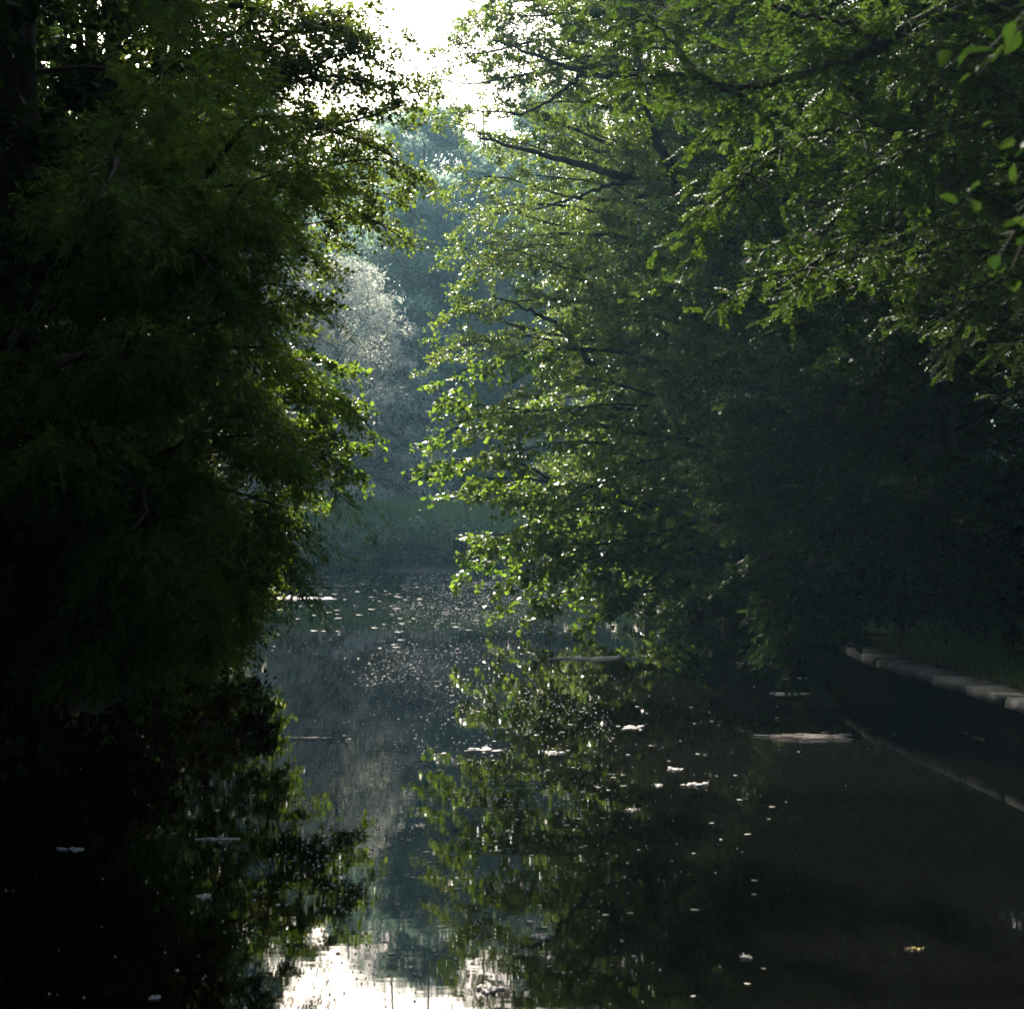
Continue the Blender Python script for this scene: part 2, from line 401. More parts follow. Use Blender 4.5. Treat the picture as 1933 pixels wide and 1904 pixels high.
# --- left bank
tree('bald_cypress', 'feathery dark cypress drooping over the water at the near left', 'tree', 11, (-5.6, 16.2), 21, FEATHER, 'feather',
     A_(56, 2.0, 20, 4.2, lambda f: .55 + .45 * col_(f), (-.25, .3), xhi=-3.0, over=1.4), r0=.38, tips=[
     (470, 40, 12), (520, 220, 12), (575, 300, 12.5), (500, 430, 12), (545, 560, 12.5), (590, 690, 12.5), (575, 860, 12.5), (545, 960, 12),
     (530, 1040, 12), (465, 1110, 12), (390, 1170, 12.5), (430, 700, 11), (380, 900, 11), (350, 300, 11), (300, 600, 10.5), (250, 1000, 10),
     (360, 1080, 11), (420, 520, 11), (330, 120, 11), (200, 350, 10), (150, 800, 10), (290, 1150, 11.5), (200, 1190, 11), (480, 820, 11.5), (470, 340, 11.5)], limbs=8)
tree('alder_tree', 'tall alder on the left bank whose round leaves hang out towards the sky gap', 'tree', 12, (-6.2, 22.5), 24, ALDER_NEAR, 'alder',
     A_(84, 2.5, 23.5, 4.4, wide, (.05, .7), xhi=-5.0, over=.8), r0=.2, tips=[
     (700, 25, 22), (708, 105, 22), (760, 200, 21.5), (640, 60, 22), (650, 130, 22), (735, 165, 21.5), (780, 322, 22, dict(dz=.8)), (725, 300, 22), (705, 370, 23), (760, 450, 23, dict(dz=1., spread=.8)), (670, 400, 23), (605, 490, 22), (570, 580, 22),
     (590, 450, 22), (600, 390, 21), (550, 540, 21), (590, 240, 21), (560, 30, 22), (620, 20, 23), (580, 100, 22), (540, 170, 22), (670, 60, 23), (640, 280, 23), (600, 320, 22.5), (680, 250, 22.5), (540, 400, 22), (500, 100, 23), (480, 20, 23), (625, 350, 22.5),
     (430, 1170, 23), (440, 1140, 24), (390, 1210, 22.5), (350, 1235, 22), (470, 1090, 25), (430, 1090, 22), (350, 1265, 21), (500, 1020, 24), (540, 960, 25), (420, 1160, 24), (300, 1270, 20.5), (520, 880, 24), (500, 780, 23), (540, 680, 23)], limbs=8)
tree('alder_sapling', 'young alder leaning from the left bank with large sunlit leaves above the meadow', 'tree', 13, (-5.6, 25.5), 9, spec(L=.10, nl=10, ntw=6, nb=16, twigwood=True, spread=.6), 'maple', None, r0=.1, shape='oval', lean=(.8, 0), tips=[
     (705, 815, 24.5, dict(dz=.9, arch=.12)), (672, 890, 24.5, dict(dz=1.2, arch=.14)), (690, 765, 25, dict(dz=.6)), (640, 690, 25, dict(dz=.4)), (625, 830, 24), (600, 890, 24), (640, 760, 24.5), (570, 740, 24), (535, 980, 25), (510, 1050, 25), (515, 1095, 25, dict(dz=.7)), (490, 1125, 24.5, dict(dz=.7)), (450, 1150, 24, dict(dz=.7)), (600, 790, 25), (655, 840, 25), (560, 930, 24.5)])
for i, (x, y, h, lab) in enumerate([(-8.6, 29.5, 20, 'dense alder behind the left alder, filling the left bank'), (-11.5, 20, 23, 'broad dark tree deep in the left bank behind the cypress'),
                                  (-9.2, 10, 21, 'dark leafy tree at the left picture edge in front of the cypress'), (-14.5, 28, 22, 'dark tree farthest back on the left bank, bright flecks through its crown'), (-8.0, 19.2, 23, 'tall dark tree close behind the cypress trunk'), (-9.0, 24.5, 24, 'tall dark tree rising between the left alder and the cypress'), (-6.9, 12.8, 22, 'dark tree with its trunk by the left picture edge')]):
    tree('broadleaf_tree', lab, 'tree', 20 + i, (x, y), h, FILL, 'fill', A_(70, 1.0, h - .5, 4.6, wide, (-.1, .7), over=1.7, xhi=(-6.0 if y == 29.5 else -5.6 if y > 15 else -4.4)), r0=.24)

# --- right bank
big_alder = tree('alder_tree', 'tall alder on the right bank with a thick bare limb below the sky gap', 'tree', 31, (4.6, 36), 21, ALDER, 'alder', du=26, auto=A_(100, 1.2, 20.5, 4.6, wide, (.0, .7), xlo=.3), r0=.2, dens=.9, tips=[
     (810, 150, 35), (830, 95, 35), (865, 30, 36), (815, 215, 35), (850, 245, 35), (900, 130, 35), (905, 265, 35, dict(arch=.02)), (860, 345, 35), (870, 400, 35), (930, 60, 34), (960, 200, 34), (1000, 100, 34), (960, 330, 34), (1060, 40, 34), (900, 20, 35), (960, 10, 35), (1010, 40, 35), (1100, 20, 35), (890, 90, 35), (940, 140, 35), (1040, 160, 35), (850, 480, 36), (930, 400, 36)], limbs=8)
tree('alder_tree', 'slender alder farthest back beside the sky gap on the right', 'tree', 36, (4.0, 42), 22, ALDER, 'alder', A_(90, 2.0, 21, 4.0, wide, (.0, .7), xlo=1.2), r0=.18)
tree('alder_tree', 'shorter alder on the right bank with bright leafy shelves facing the gap', 'tree', 32, (5.0, 33), 12, ALDER, 'alder', du=26, auto=A_(76, 1.2, 11.5, 4.8, wide, (.0, .5), xlo=.5), r0=.17, dens=.9, tips=[
     (850, 470, 33), (870, 515, 33), (840, 590, 33), (815, 665, 33), (845, 640, 32), (900, 470, 32), (900, 580, 32), (970, 460, 32), (1000, 560, 31), (940, 660, 31), (1050, 480, 31), (1080, 600, 30), (1150, 500, 30)], limbs=6)
tree('maple_tree', 'spreading maple on the right bank with lobed leaves dipping to the water', 'tree', 33, (5.6, 30), 9.5, MAPLE, 'maple', du=26, auto=A_(54, 1.2, 9, 4.6, wide, (-.1, .5), xlo=.4), r0=.2, tips=[
     (840, 700, 30), (850, 760, 30), (825, 810, 30), (825, 870, 30), (870, 905, 30), (900, 780, 29), (960, 850, 29), (950, 940, 29), (900, 1010, 29.5, dict(dz=.6)), (895, 1045, 29.5, dict(dz=.9)), (955, 1085, 29, dict(dz=.9)), (965, 1118, 29, dict(dz=1.)), (1000, 1000, 28), (1010, 1140, 29, dict(dz=.8)), (1060, 930, 28), (1100, 1050, 28), (1050, 780, 28), (1150, 860, 27), (1130, 1130, 28, dict(dz=.6)), (980, 720, 29)], limbs=8)
tree('alder_tree', 'dark alder on the right bank standing over the maple, sunlit leaves down its side', 'tree', 34, (7.2, 24), 21, ALDER, 'fill',
     A_(130, 1.0, 20.5, 6.0, wide, (-.05, .5), over=1.25, xlo=lambda z: 3.9 if z < 6.5 else 1.6), r0=.2, tips=[(1360, 830, 20.5), (1380, 900, 20.5, dict(dz=.5)), (1400, 800, 20.5), (1370, 960, 20, dict(dz=.4)), (1440, 880, 20), (1420, 1010, 20), (1490, 940, 19.5), (1300, 700, 22), (1320, 560, 23), (1240, 640, 23), (1270, 760, 23)])
tree('overhanging_bush', 'large leaved bush drooping to the water at the far end of the stone coping', 'bush', 35, (5.6, 20.6), 3.4, spec(L=.13, asp=.5, nl=10, spread=1.0, droop=.4, lhang=.4, nb=16), 'fill', A_(18, .4, 3.2, 2.0, wide, (.0, .5), xlo=4.4), r0=.06, shape='oval', du=-22,
     tips=[(1500, 1110, 18.5), (1520, 1160, 18.3), (1495, 1200, 18.6), (1540, 1225, 18.2), (1550, 1080, 18.5), (1510, 1060, 19)], limbs=0)
for i, (x, y, h, lab) in enumerate([(10.0, 19.0, 21, 'tree coloured dark for the deep shade of the right bank above the coping'), (10.5, 29, 20, 'dense tree behind the maple on the right bank'), (8.6, 42, 20, 'tall tree behind the right alders, seen through their crowns'),
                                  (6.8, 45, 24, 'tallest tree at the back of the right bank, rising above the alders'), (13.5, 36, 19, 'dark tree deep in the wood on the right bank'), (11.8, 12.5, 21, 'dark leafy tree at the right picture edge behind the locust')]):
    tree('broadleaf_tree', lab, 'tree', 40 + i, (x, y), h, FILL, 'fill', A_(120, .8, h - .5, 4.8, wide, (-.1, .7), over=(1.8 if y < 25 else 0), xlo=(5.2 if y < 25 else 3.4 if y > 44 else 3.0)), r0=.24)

tree('broadleaf_tree', 'tall dark tree added at the right picture edge, arching over the water to shade it', 'tree', 46, (6.9, 17.5), 21, FILL, 'fill', A_(70, 6.5, 20.5, 4.6, wide, (.0, .5), over=1.5, xlo=4.2), r0=.22)  # added so its crown shades the near right bank
tree('alder_tree', 'very tall alder added on the right bank, its unseen top shading the near water', 'tree', 38, (5.7, 31.5), 24, FILL, 'alder', A_(150, 14.6, 23.5, 7.6, wide, (.1, .5), xlo=-2.2), r0=.24)  # crown above the frame, added to block sun from the near right
def bare_limbs(root):
    rng = np.random.default_rng(77); tm = [c for c in root.children if c.name.startswith('trunk')][0]; o = np.array(root.location)
    for P, r0, r1 in [([(1330, 345, 34.5), (1215, 338, 33), (1170, 330, 32.4), (1130, 320, 32.2), (1060, 300, 32), (990, 283, 32), (905, 262, 32.5)], .15, .025),
                      ([(1240, 330, 33), (1150, 350, 32), (1080, 375, 31.6), (1010, 395, 31.5)], .06, .015),
                      ([(1300, 160, 35), (1180, 150, 33.5), (1100, 140, 32.6), (1010, 105, 32.5), (930, 75, 33)], .10, .02),
                      ([(1100, 141, 32.6), (1040, 190, 32.4), (990, 215, 32.4), (930, 220, 32.6)], .05, .012),
                      ([(1120, 690, 31), (1050, 610, 30.4), (1000, 585, 30.4), (930, 560, 31)], .07, .015),
                      ([(1330, 520, 32), (1260, 300, 31.4), (1228, 250, 31.2), (1205, 120, 31.4), (1190, -30, 32)], .13, .07)]:
        q = np.array([at(*p) for p in P]); n = 24; sx = np.linspace(0, len(q) - 1, n); q = np.stack([np.interp(sx, range(len(q)), q[:, k]) for k in range(3)], 1)
        for _ in range(2): q[1:-1] = (q[:-2] + q[1:-1] * 2 + q[2:]) / 4
        q[1:-1] += rng.normal(0, .025, (n - 2, 3))
        link('limb', tube_mesh('limb', q, np.linspace(r0, r1, n), M['bark'], 9, o, .05, rng), tm)
bare_limbs(big_alder)
# locust with feather-compound leaves
def locust():
    rng = np.random.default_rng(51)
    xy = (7.6, 13.2); base = np.array([xy[0], xy[1], float(ground_h(np.array(xy[0]), np.array(xy[1])))])
    root = empty('locust_tree', base)
    tag(root, 'locust tree reaching in from the right with feather compound leaves and a long dark limb', 'tree')
    tr = make_trunk(rng, base, 12, (-.6, -.4))
    rad = .17 * (1 - .8 * np.linspace(0, 1, len(tr)))
    tm = link('trunk', tube_mesh('trunk', tr, rad, M['bark'], 12, base, .03, rng), root)
    fo = Foliage()
    def path(P, r0, r1, n=28):
        P = np.array(P); s = np.linspace(0, len(P) - 1, n); q = np.stack([np.interp(s, range(len(P)), P[:, k]) for k in range(3)], 1)
        for _ in range(3): q[1:-1] = (q[:-2] + q[1:-1] * 2 + q[2:]) / 4
        q[1:-1] += rng.normal(0, .012, (n - 2, 3))
        link('limb', tube_mesh('limb', q, np.linspace(r0, r1, n), M['bark'], 9, base, .05, rng), tm)
        return q
    limbs = []
    limbs.append(path([trunk_at(tr, 7.9), at(1990, -10, 12), at(1890, 12, 11.4), at(1740, 28, 11.2), at(1650, 88, 11), at(1600, 118, 11), at(1520, 142, 11), at(1400, 180, 11.2), at(1270, 130, 12), at(1190, 150, 12.4)], .075, .012))
    limbs.append(path([trunk_at(tr, 4.2), at(1900, 420, 13), at(1760, 290, 13.2), at(1660, 215, 13.4), at(1590, 150, 13.6), at(1520, 60, 13.8), at(1430, -60, 14)], .085, .03))
    limbs.append(path([at(1660, 85, 11), at(1600, 40, 11.2), at(1500, 30, 11.6), at(1400, -20, 12)], .03, .012))
    limbs.append(path([at(1590, 240, 13.4), at(1500, 260, 12.5), at(1430, 300, 12), at(1395, 350, 11.8)], .03, .008))
    limbs.append(path([trunk_at(tr, 4.5), at(1850, 470, 12.5), at(1700, 480, 12), at(1580, 470, 11.6), at(1490, 520, 11.3)], .035, .008))
    limbs.append(path([trunk_at(tr, 5.5), at(1950, 250, 11.5), at(1850, 230, 11), at(1740, 260, 10.8), at(1640, 330, 10.8)], .035, .008))
    limbs.append(path([at(1400, 180, 11.2), at(1340, 160, 11.4), at(1250, 60, 12), at(1200, 20, 12.2)], .02, .006))
    dens = [46, 34, 20, 22, 30, 34, 22]
    t0s = [.12, .2, .1, .3, .25, .2, .1]
    def sprays(q, n, t0):
        # short shoots with 5-8 compound leaves each
        for i in range(n):
            t = t0 + (1 - t0) * (i + rng.uniform(0, 1)) / n
            x = t * (len(q) - 1); k = min(int(x), len(q) - 2); O = q[k] + (q[k + 1] - q[k]) * (x - k)
            T = nrm(q[k + 1] - q[k]); S = nrm(np.cross(T, Z)); sg = 1 if i % 2 else -1
            D = nrm(T * rng.uniform(.2, 1) + S * sg * rng.uniform(.3, 1) + Z * rng.uniform(-.5, .5))
            ln = rng.uniform(.35, .95)
            qq = np.linspace(0, 1, 5); sh = O + D * (ln * qq)[:, None] - Z * (.25 * ln * qq ** 2)[:, None]
            fo.wood.append((sh[None], np.linspace(.007, .003, 5)[None]))
            nlv = rng.integers(6, 11)
            for j in range(nlv):
                s = .15 + .85 * (j + .5) / nlv; o = O + D * ln * s - Z * .25 * ln * s * s
                s2 = nrm(np.cross(D, Z)); d2 = nrm(D * rng.uniform(.3, 1) + s2 * (1 if j % 2 else -1) * rng.uniform(.4, 1) + rng.normal(0, .35, 3) - Z * rng.uniform(-.1, .6))
                Lr = rng.uniform(.16, .30); m = 10
                r = np.linspace(.2, 1, m); ctr = o + d2 * (Lr * r)[:, None] + nrm(rng.normal(0, 1, 3) - Z * 1.2) * (rng.uniform(.1, .45) * Lr * r ** 2)[:, None]
                fo.wood.append((ctr[None], np.full((1, m), .0015)))
                tang = nrm(np.gradient(ctr, axis=0)); up = nrm(Z + rng.normal(0, .25, 3)); sd_ = nrm(np.cross(tang, up)); nn = np.cross(sd_, tang)
                for g_ in (1, -1):
                    P = ctr; A = sd_ * g_ + tang * .35 + rng.normal(0, .1, (m, 3)) - Z * .15
                    fo.leaves(P, A, nn + rng.normal(0, .4, (m, 3)), rng.uniform(.026, .05, m) * (rng.uniform(0, 1, m) > .1), np.full(m, .021) * rng.uniform(.7, 1.2, m), np.clip(rng.normal(.5, .2, m), 0, 1))
    for q, n, t0 in zip(limbs, dens, t0s): sprays(q, n, t0)
    # free upper and outer sprays on lesser limbs
    for i in range(34):
        u = rng.uniform(1380, 2100); v = rng.uniform(-150, 620) if u > 1560 else rng.uniform(-150, 330)
        d = rng.uniform(10.5, 15)
        tip = at(u, v, d); s = trunk_at(tr, np.clip(tip[2] - .6, 2.5, 11))
        q = curve_pts(rng, s, tip, .06, 14, .04)
        fo.wood.append((q[None], np.linspace(.03, .006, 14)[None]))
        sprays(q, 13, .45)
    link('crown', fo.mesh('crown', M['locust'], M['twig'], 'oval', origin=base), root)
    print('locust leaflets', fo.count())
locust()

# beech beside the camera whose blurred twigs hang into the upper right corner
tree('beech_tree', 'near beech whose blurred leaves hang into the upper right corner', 'tree', 61, (3.6, 1.2), 12, spec(L=.08, asp=.6, nl=6, ntw=5, nb=9, spread=.9, twigwood=True), 'fill',
     A_(40, 3.8, 11.5, 4.5, wide, (.1, .6), ylo=-4), r0=.22, shape='oval', limbs=5, tips=[(1930, 30, 4.8, dict(spread=.24)), (1935, 130, 4.6, dict(spread=.2)), (1925, 400, 4.4, dict(spread=.08, dens=.5))])

# unseen trees added around the viewpoint to keep sky light off the near banks
for i, (x, y, h) in enumerate([(-5.5, -8, 17), (2.0, -9.5, 18), (-11, -6, 18), (10, -7, 18), (10, 4.5, 20), (-10, 4, 20)]):
    proto = tree('added_shade_tree', 'unseen tall tree added around the viewpoint to cast shade', 'tree', 70 + i, (x, y), h, spec(L=.3, asp=.8, nl=8, ntw=5, nb=10, spread=2.6, flat=.8, jit=.15), 'fill', A_(60, (9.5 if y > 0 else 2.2), h - .5, (8.5 if y > 0 else 6.2), wide, (0, .5), yhi=(-3.5 if y < 0 else 11.5)), r0=.3, group='unseen trees added around the viewpoint for shade')
    if i == 0: added_shade_low = proto

# --- far bank: hazy wood beyond the meadow
def copy_tree(root, loc, rz, sc_, label, group):
    r = root.copy(); col.objects.link(r); r.location = loc; r.rotation_euler = (0, 0, rz); r.scale = (sc_, sc_, sc_)
    r['label'] = label
    if group: r['group'] = group
    for ch in list(root.children):
        c = ch.copy(); col.objects.link(c); c.parent = r
        for g_ in ch.children:
            e = g_.copy(); col.objects.link(e); e.parent = c
    return r
def gz(x, y): return float(ground_h(np.array(float(x)), np.array(float(y))))
fg = 'hazy trees beyond the meadow'
def far_tree(name, lab, seed, x, y, h, n, reach, sp, leafm, z0=2.5, prof=egg, r0=.35, barkm='bark', rise=(0, .9)):
    return tree(name, lab, 'tree', seed, (x, y), h, sp, leafm, A_(n, z0, h - .5, reach, prof, rise), r0=r0, group=fg, barkm=barkm)
def X(u, d): return (u - 966.5) * d / F
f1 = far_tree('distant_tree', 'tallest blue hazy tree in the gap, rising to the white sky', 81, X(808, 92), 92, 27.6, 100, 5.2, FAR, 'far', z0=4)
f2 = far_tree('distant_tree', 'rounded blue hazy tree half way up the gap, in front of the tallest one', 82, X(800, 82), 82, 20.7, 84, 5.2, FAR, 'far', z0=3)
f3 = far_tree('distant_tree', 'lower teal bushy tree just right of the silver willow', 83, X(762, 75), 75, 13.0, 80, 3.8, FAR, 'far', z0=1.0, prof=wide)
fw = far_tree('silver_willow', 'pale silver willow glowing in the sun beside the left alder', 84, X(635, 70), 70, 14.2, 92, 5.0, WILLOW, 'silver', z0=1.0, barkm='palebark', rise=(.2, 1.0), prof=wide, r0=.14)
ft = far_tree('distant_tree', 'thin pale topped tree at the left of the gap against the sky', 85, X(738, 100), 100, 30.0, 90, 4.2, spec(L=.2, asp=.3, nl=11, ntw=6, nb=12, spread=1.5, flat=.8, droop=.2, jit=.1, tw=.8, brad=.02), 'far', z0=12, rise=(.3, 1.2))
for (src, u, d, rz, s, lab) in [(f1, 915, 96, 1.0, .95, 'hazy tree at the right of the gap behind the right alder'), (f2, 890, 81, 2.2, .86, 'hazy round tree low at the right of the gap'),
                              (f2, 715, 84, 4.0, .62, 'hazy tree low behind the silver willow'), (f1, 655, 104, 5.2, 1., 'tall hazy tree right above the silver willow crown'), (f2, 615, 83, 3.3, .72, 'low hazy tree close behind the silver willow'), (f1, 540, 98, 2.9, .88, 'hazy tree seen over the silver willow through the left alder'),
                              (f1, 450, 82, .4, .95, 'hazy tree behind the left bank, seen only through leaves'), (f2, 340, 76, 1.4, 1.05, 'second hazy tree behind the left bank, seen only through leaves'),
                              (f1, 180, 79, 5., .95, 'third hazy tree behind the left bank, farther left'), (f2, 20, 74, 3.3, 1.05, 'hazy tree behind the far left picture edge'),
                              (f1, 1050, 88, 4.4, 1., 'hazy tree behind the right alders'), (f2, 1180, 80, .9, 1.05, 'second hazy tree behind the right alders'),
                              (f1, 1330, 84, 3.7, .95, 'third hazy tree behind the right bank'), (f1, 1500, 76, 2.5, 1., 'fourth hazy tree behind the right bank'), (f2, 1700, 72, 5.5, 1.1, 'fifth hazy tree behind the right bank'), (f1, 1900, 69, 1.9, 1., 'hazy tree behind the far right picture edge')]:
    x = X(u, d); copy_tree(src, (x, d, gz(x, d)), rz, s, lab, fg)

for k, (x, y) in enumerate([(-16, -3), (16.5, -1), (-15.5, 11), (-4, -17), (7, -17)]):  # more unseen trees, added to darken the near banks
    copy_tree(added_shade_low, (x, y, gz(x, y)), 1.1 * k, 1.05, 'unseen tall tree added around the viewpoint to cast shade', 'unseen trees added around the viewpoint for shade')
# shrubs of the dark hem under the far trees and brambles on the far bank
def shrub(name, lab, cat, seed, x, y, h, n, reach, sp, leafm, group=None):
    return tree(name, lab, cat, seed, (x, y), h, sp, leafm, A_(n, .15, h * .8, reach, wide, (.1, 1.0)), r0=.05, group=group, limbs=0)
BR = spec(L=.16, asp=.55, nl=9, ntw=6, nb=10, spread=.9, flat=.8, droop=.3, jit=.06, tw=.4)
bg = 'brambles along the far waterline'
b1 = shrub('bramble_bush', 'pale tipped bramble at the middle of the far bank', 'bush', 91, X(815, 62), 62, 1.9, 34, 1.5, BR, 'bramble', bg)
b2 = shrub('bramble_bush', 'dark round bramble left of the pale tipped one', 'bush', 92, X(765, 60.6), 60.6, 1.2, 26, 1.4, BR, 'bramble', bg)
for k, (src, u, d, rz, s, lab) in enumerate([(b1, 650, 62.3, 1., .85, 'rounded bramble below the silver willow'), (b2, 700, 60.6, 2., 1., 'low bramble trailing on the water near the middle'), (b1, 590, 61.5, 3., 1., 'bramble against the left foliage on the far bank'),
                                  (b1, 880, 62.0, 4., 1.15, 'tall bramble beside the right maple tips'), (b2, 620, 60.3, 5., 1.1, 'low bramble trailing on the water at the left'), (b2, 850, 60.6, .5, 1.2, 'low dark bramble under the pale tipped one'), (b1, 930, 62.0, 2.6, 1.1, 'bramble behind the right maple tips'), (b1, 520, 62.0, 2., 1.2, 'bramble hidden behind the left foliage'), (b1, 735, 62.5, 2.8, 1.05, 'bramble on the slope above the low one near the middle'), (b2, 670, 61.6, 4.4, 1.2, 'dark bramble on the slope between two rounded ones'), (b2, 905, 60.9, 3.4, 1.1, 'low bramble at the waterline below the right maple tips'), (b1, 560, 61, 1.7, 1.1, 'low bramble half behind the left foliage')]):
    x = X(u, d); copy_tree(src, (x, d, gz(x, d)), rz, s, lab, bg)
hg = 'dark undergrowth shrubs under the far wood'
h1 = shrub('undergrowth_shrub', 'dark shrub under the far trees at the middle of the gap', 'bush', 95, X(760, 76), 76, 4.2, 30, 3.0, spec(L=.3, asp=.5, nl=8, ntw=6, nb=10, spread=1.5, flat=.8, jit=.1, tw=.7), 'fill', hg)
for k, (u, d, lab) in enumerate([(600, 75, 'dark shrub under the far trees at the left'), (680, 77, 'dark shrub behind the silver willow trunk'), (830, 75, 'dark shrub under the far trees right of the middle'), (900, 76, 'dark shrub under the far trees beside the right alder'), (540, 76, 'dark shrub under the far trees behind the left foliage'), (970, 75, 'dark shrub under the far trees behind the right maple')]):
    x = X(u, d); copy_tree(h1, (x, d, gz(x, d)), k * 1.3, .9 + .1 * (k % 3), lab, hg)
# bank shrubs on the near right and left, in the dark
sg_ = 'dark shrubs on the right bank'
s1 = shrub('bank_shrub', 'dark shrub on the grass bank behind the coping', 'bush', 97, 8.2, 16.5, 2.6, 30, 2.2, spec(L=.12, asp=.6, nl=9, ntw=6, nb=12, spread=1.2, flat=.7), 'fill', sg_)
for k, (x, y, s, lab) in enumerate([(7.6, 22.5, 1.1, 'dark shrub past the far end of the coping'), (6.8, 26, 1.3, 'dark shrub at the waterline under the right alder'), (6.6, 33, 1.3, 'dark shrub at the waterline behind the maple'), (10.2, 14.5, 1.2, 'dark shrub at the right picture edge'), (6.3, 29, 1.1, 'dark shrub at the waterline under the maple'), (6.6, 37, 1.3, 'dark shrub at the waterline under the tall right alder'), (6.9, 42, 1.3, 'dark shrub at the waterline under the slender back alder'), (7.8, 47, 1.4, 'dark shrub far down the right waterline'), (10, 52, 1.6, 'dark shrub farthest down the right waterline')]):
    copy_tree(s1, (x, y, gz(x, y)), k * 1.7, s, lab, sg_)
lg = 'dark shrubs on the left bank'
for k, (x, y, s, lab) in enumerate([(-7.2, 14, 1.2, 'dark shrub at the left waterline by the cypress'), (-7.0, 19.5, 1.2, 'dark shrub at the left waterline between cypress and alder'), (-7.4, 25, 1.2, 'dark shrub at the left waterline behind the alder'), (-7.6, 31, 1.1, 'dark shrub at the tip of the left bank')]):
    copy_tree(s1, (x, y, gz(x, y)), k * 2.1 + .5, s, lab, lg)

# ------------------------------------------------------------------ grass
def grass(name, label, seed, n, fx, fy, hmin, hmax, wid, cond=None):
    rng = np.random.default_rng(seed)
    x = rng.uniform(*fx, n); y = rng.uniform(*fy, n); z = ground_h(x, y)
    k = z > .08
    if cond is not None: k &= cond(x, y)
    x, y, z = x[k], y[k], z[k]; m = len(x)
    cl = .5 + .5 * np.sin(x * 1.1 + 2 * np.sin(y * .8)) * np.sin(y * 1.3 + x * .4)
    P = np.stack([x, y, z - .03], 1); A = nrm(np.stack([rng.normal(0, .3, m), rng.normal(0, .3, m), np.ones(m)], 1))
    N = np.stack([rng.normal(0, 1, m), rng.normal(0, 1, m), np.full(m, .2)], 1)
    fo = Foliage(); fo.leaves(P, A, N, rng.uniform(hmin, hmax, m) * (.6 + .6 * cl), wid * rng.uniform(.6, 1.3, m), np.clip(cl * .6 + rng.normal(.2, .2, m), 0, 1))
    o = link(name, fo.mesh(name, M['grass'], M['twig'], 'rhomb', .3)); tag(o, label, 'grass', kind='stuff')
grass('meadow_grass', 'tall green meadow grass on the far bank below the hazy wood', 101, 90000, (-20, 6), (61.5, 76), .5, 1.1, .05)
grass('bank_grass', 'short dark grass on the right bank behind the stone coping', 102, 40000, (5.0, 12), (6, 23), .10, .38, .014, lambda x, y: x > xr(y) + .2)

# ------------------------------------------------------------------ stone edging on the right
def edging():
    rng = np.random.default_rng(7)
    yy = np.linspace(22.5, 5.5, 34); xx = xr(yy) - .12
    root = empty('stone_edging', (float(xx[10]), float(yy[10]), 0))
    tag(root, 'low stone retaining edge with pale grey coping along the right bank', 'retaining wall')
    o = np.array(root.location)
    def strip(z0, z1, x0, x1, ys, xs):
        n = len(ys); T = np.gradient(np.stack([xs, ys], 1), axis=0); T /= np.linalg.norm(T, axis=1)[:, None]
        nx_ = np.stack([-T[:, 1], T[:, 0]], 1); nx_ *= np.sign(nx_[:, :1] + 1e-9)
        a = np.stack([xs, ys], 1)
        r = []
        for off, z in ((x0, z0), (x0, z1 - .02), (x0 + .02, z1), (x1, z1), (x1, z0)):
            r.append(np.concatenate([a + nx_ * off, np.full((n, 1), z)], 1))
        Vv = np.stack(r, 1)
        return Vv
    Vv = strip(-.6, .445, .05, .4, yy, xx); n, m, _ = Vv.shape
    idx = np.arange(n * m).reshape(n, m)
    ff = [[idx[i, j], idx[i + 1, j], idx[i + 1, (j + 1) % m], idx[i, (j + 1) % m]] for i in range(n - 1) for j in range(m)]
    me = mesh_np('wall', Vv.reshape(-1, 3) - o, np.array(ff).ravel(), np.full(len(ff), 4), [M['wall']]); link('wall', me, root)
    VV = []; FF = []; off = 0
    y0 = 22.4
    while y0 > 5.6:
        L = rng.uniform(.7, 1.25); y1 = y0 - L
        ys = np.linspace(y0 - .004, y1, 4); xs = xr(ys) - .12 + rng.normal(0, .006); dz = rng.normal(0, .004)
        Vb = strip(.45 + dz, .555 + dz, 0, .42, ys, xs); n, m, _ = Vb.shape
        Vb = Vb + rng.normal(0, .006, Vb.shape)
        idx = np.arange(n * m).reshape(n, m) + off
        FF += [[idx[i, j], idx[i + 1, j], idx[i + 1, (j + 1) % m], idx[i, (j + 1) % m]] for i in range(n - 1) for j in range(m)]
        caps = [list(idx[0, :]), list(idx[-1, ::-1])]
        VV.append(Vb.reshape(-1, 3)); off += n * m; y0 = y1
        for c in caps: FF.append(c)
    flat = np.array([q for f in FF for q in f]); ct = np.array([len(f) for f in FF])
    link('coping', mesh_np('coping', np.concatenate(VV) - o, flat, ct, [M['coping']]), root)
edging()

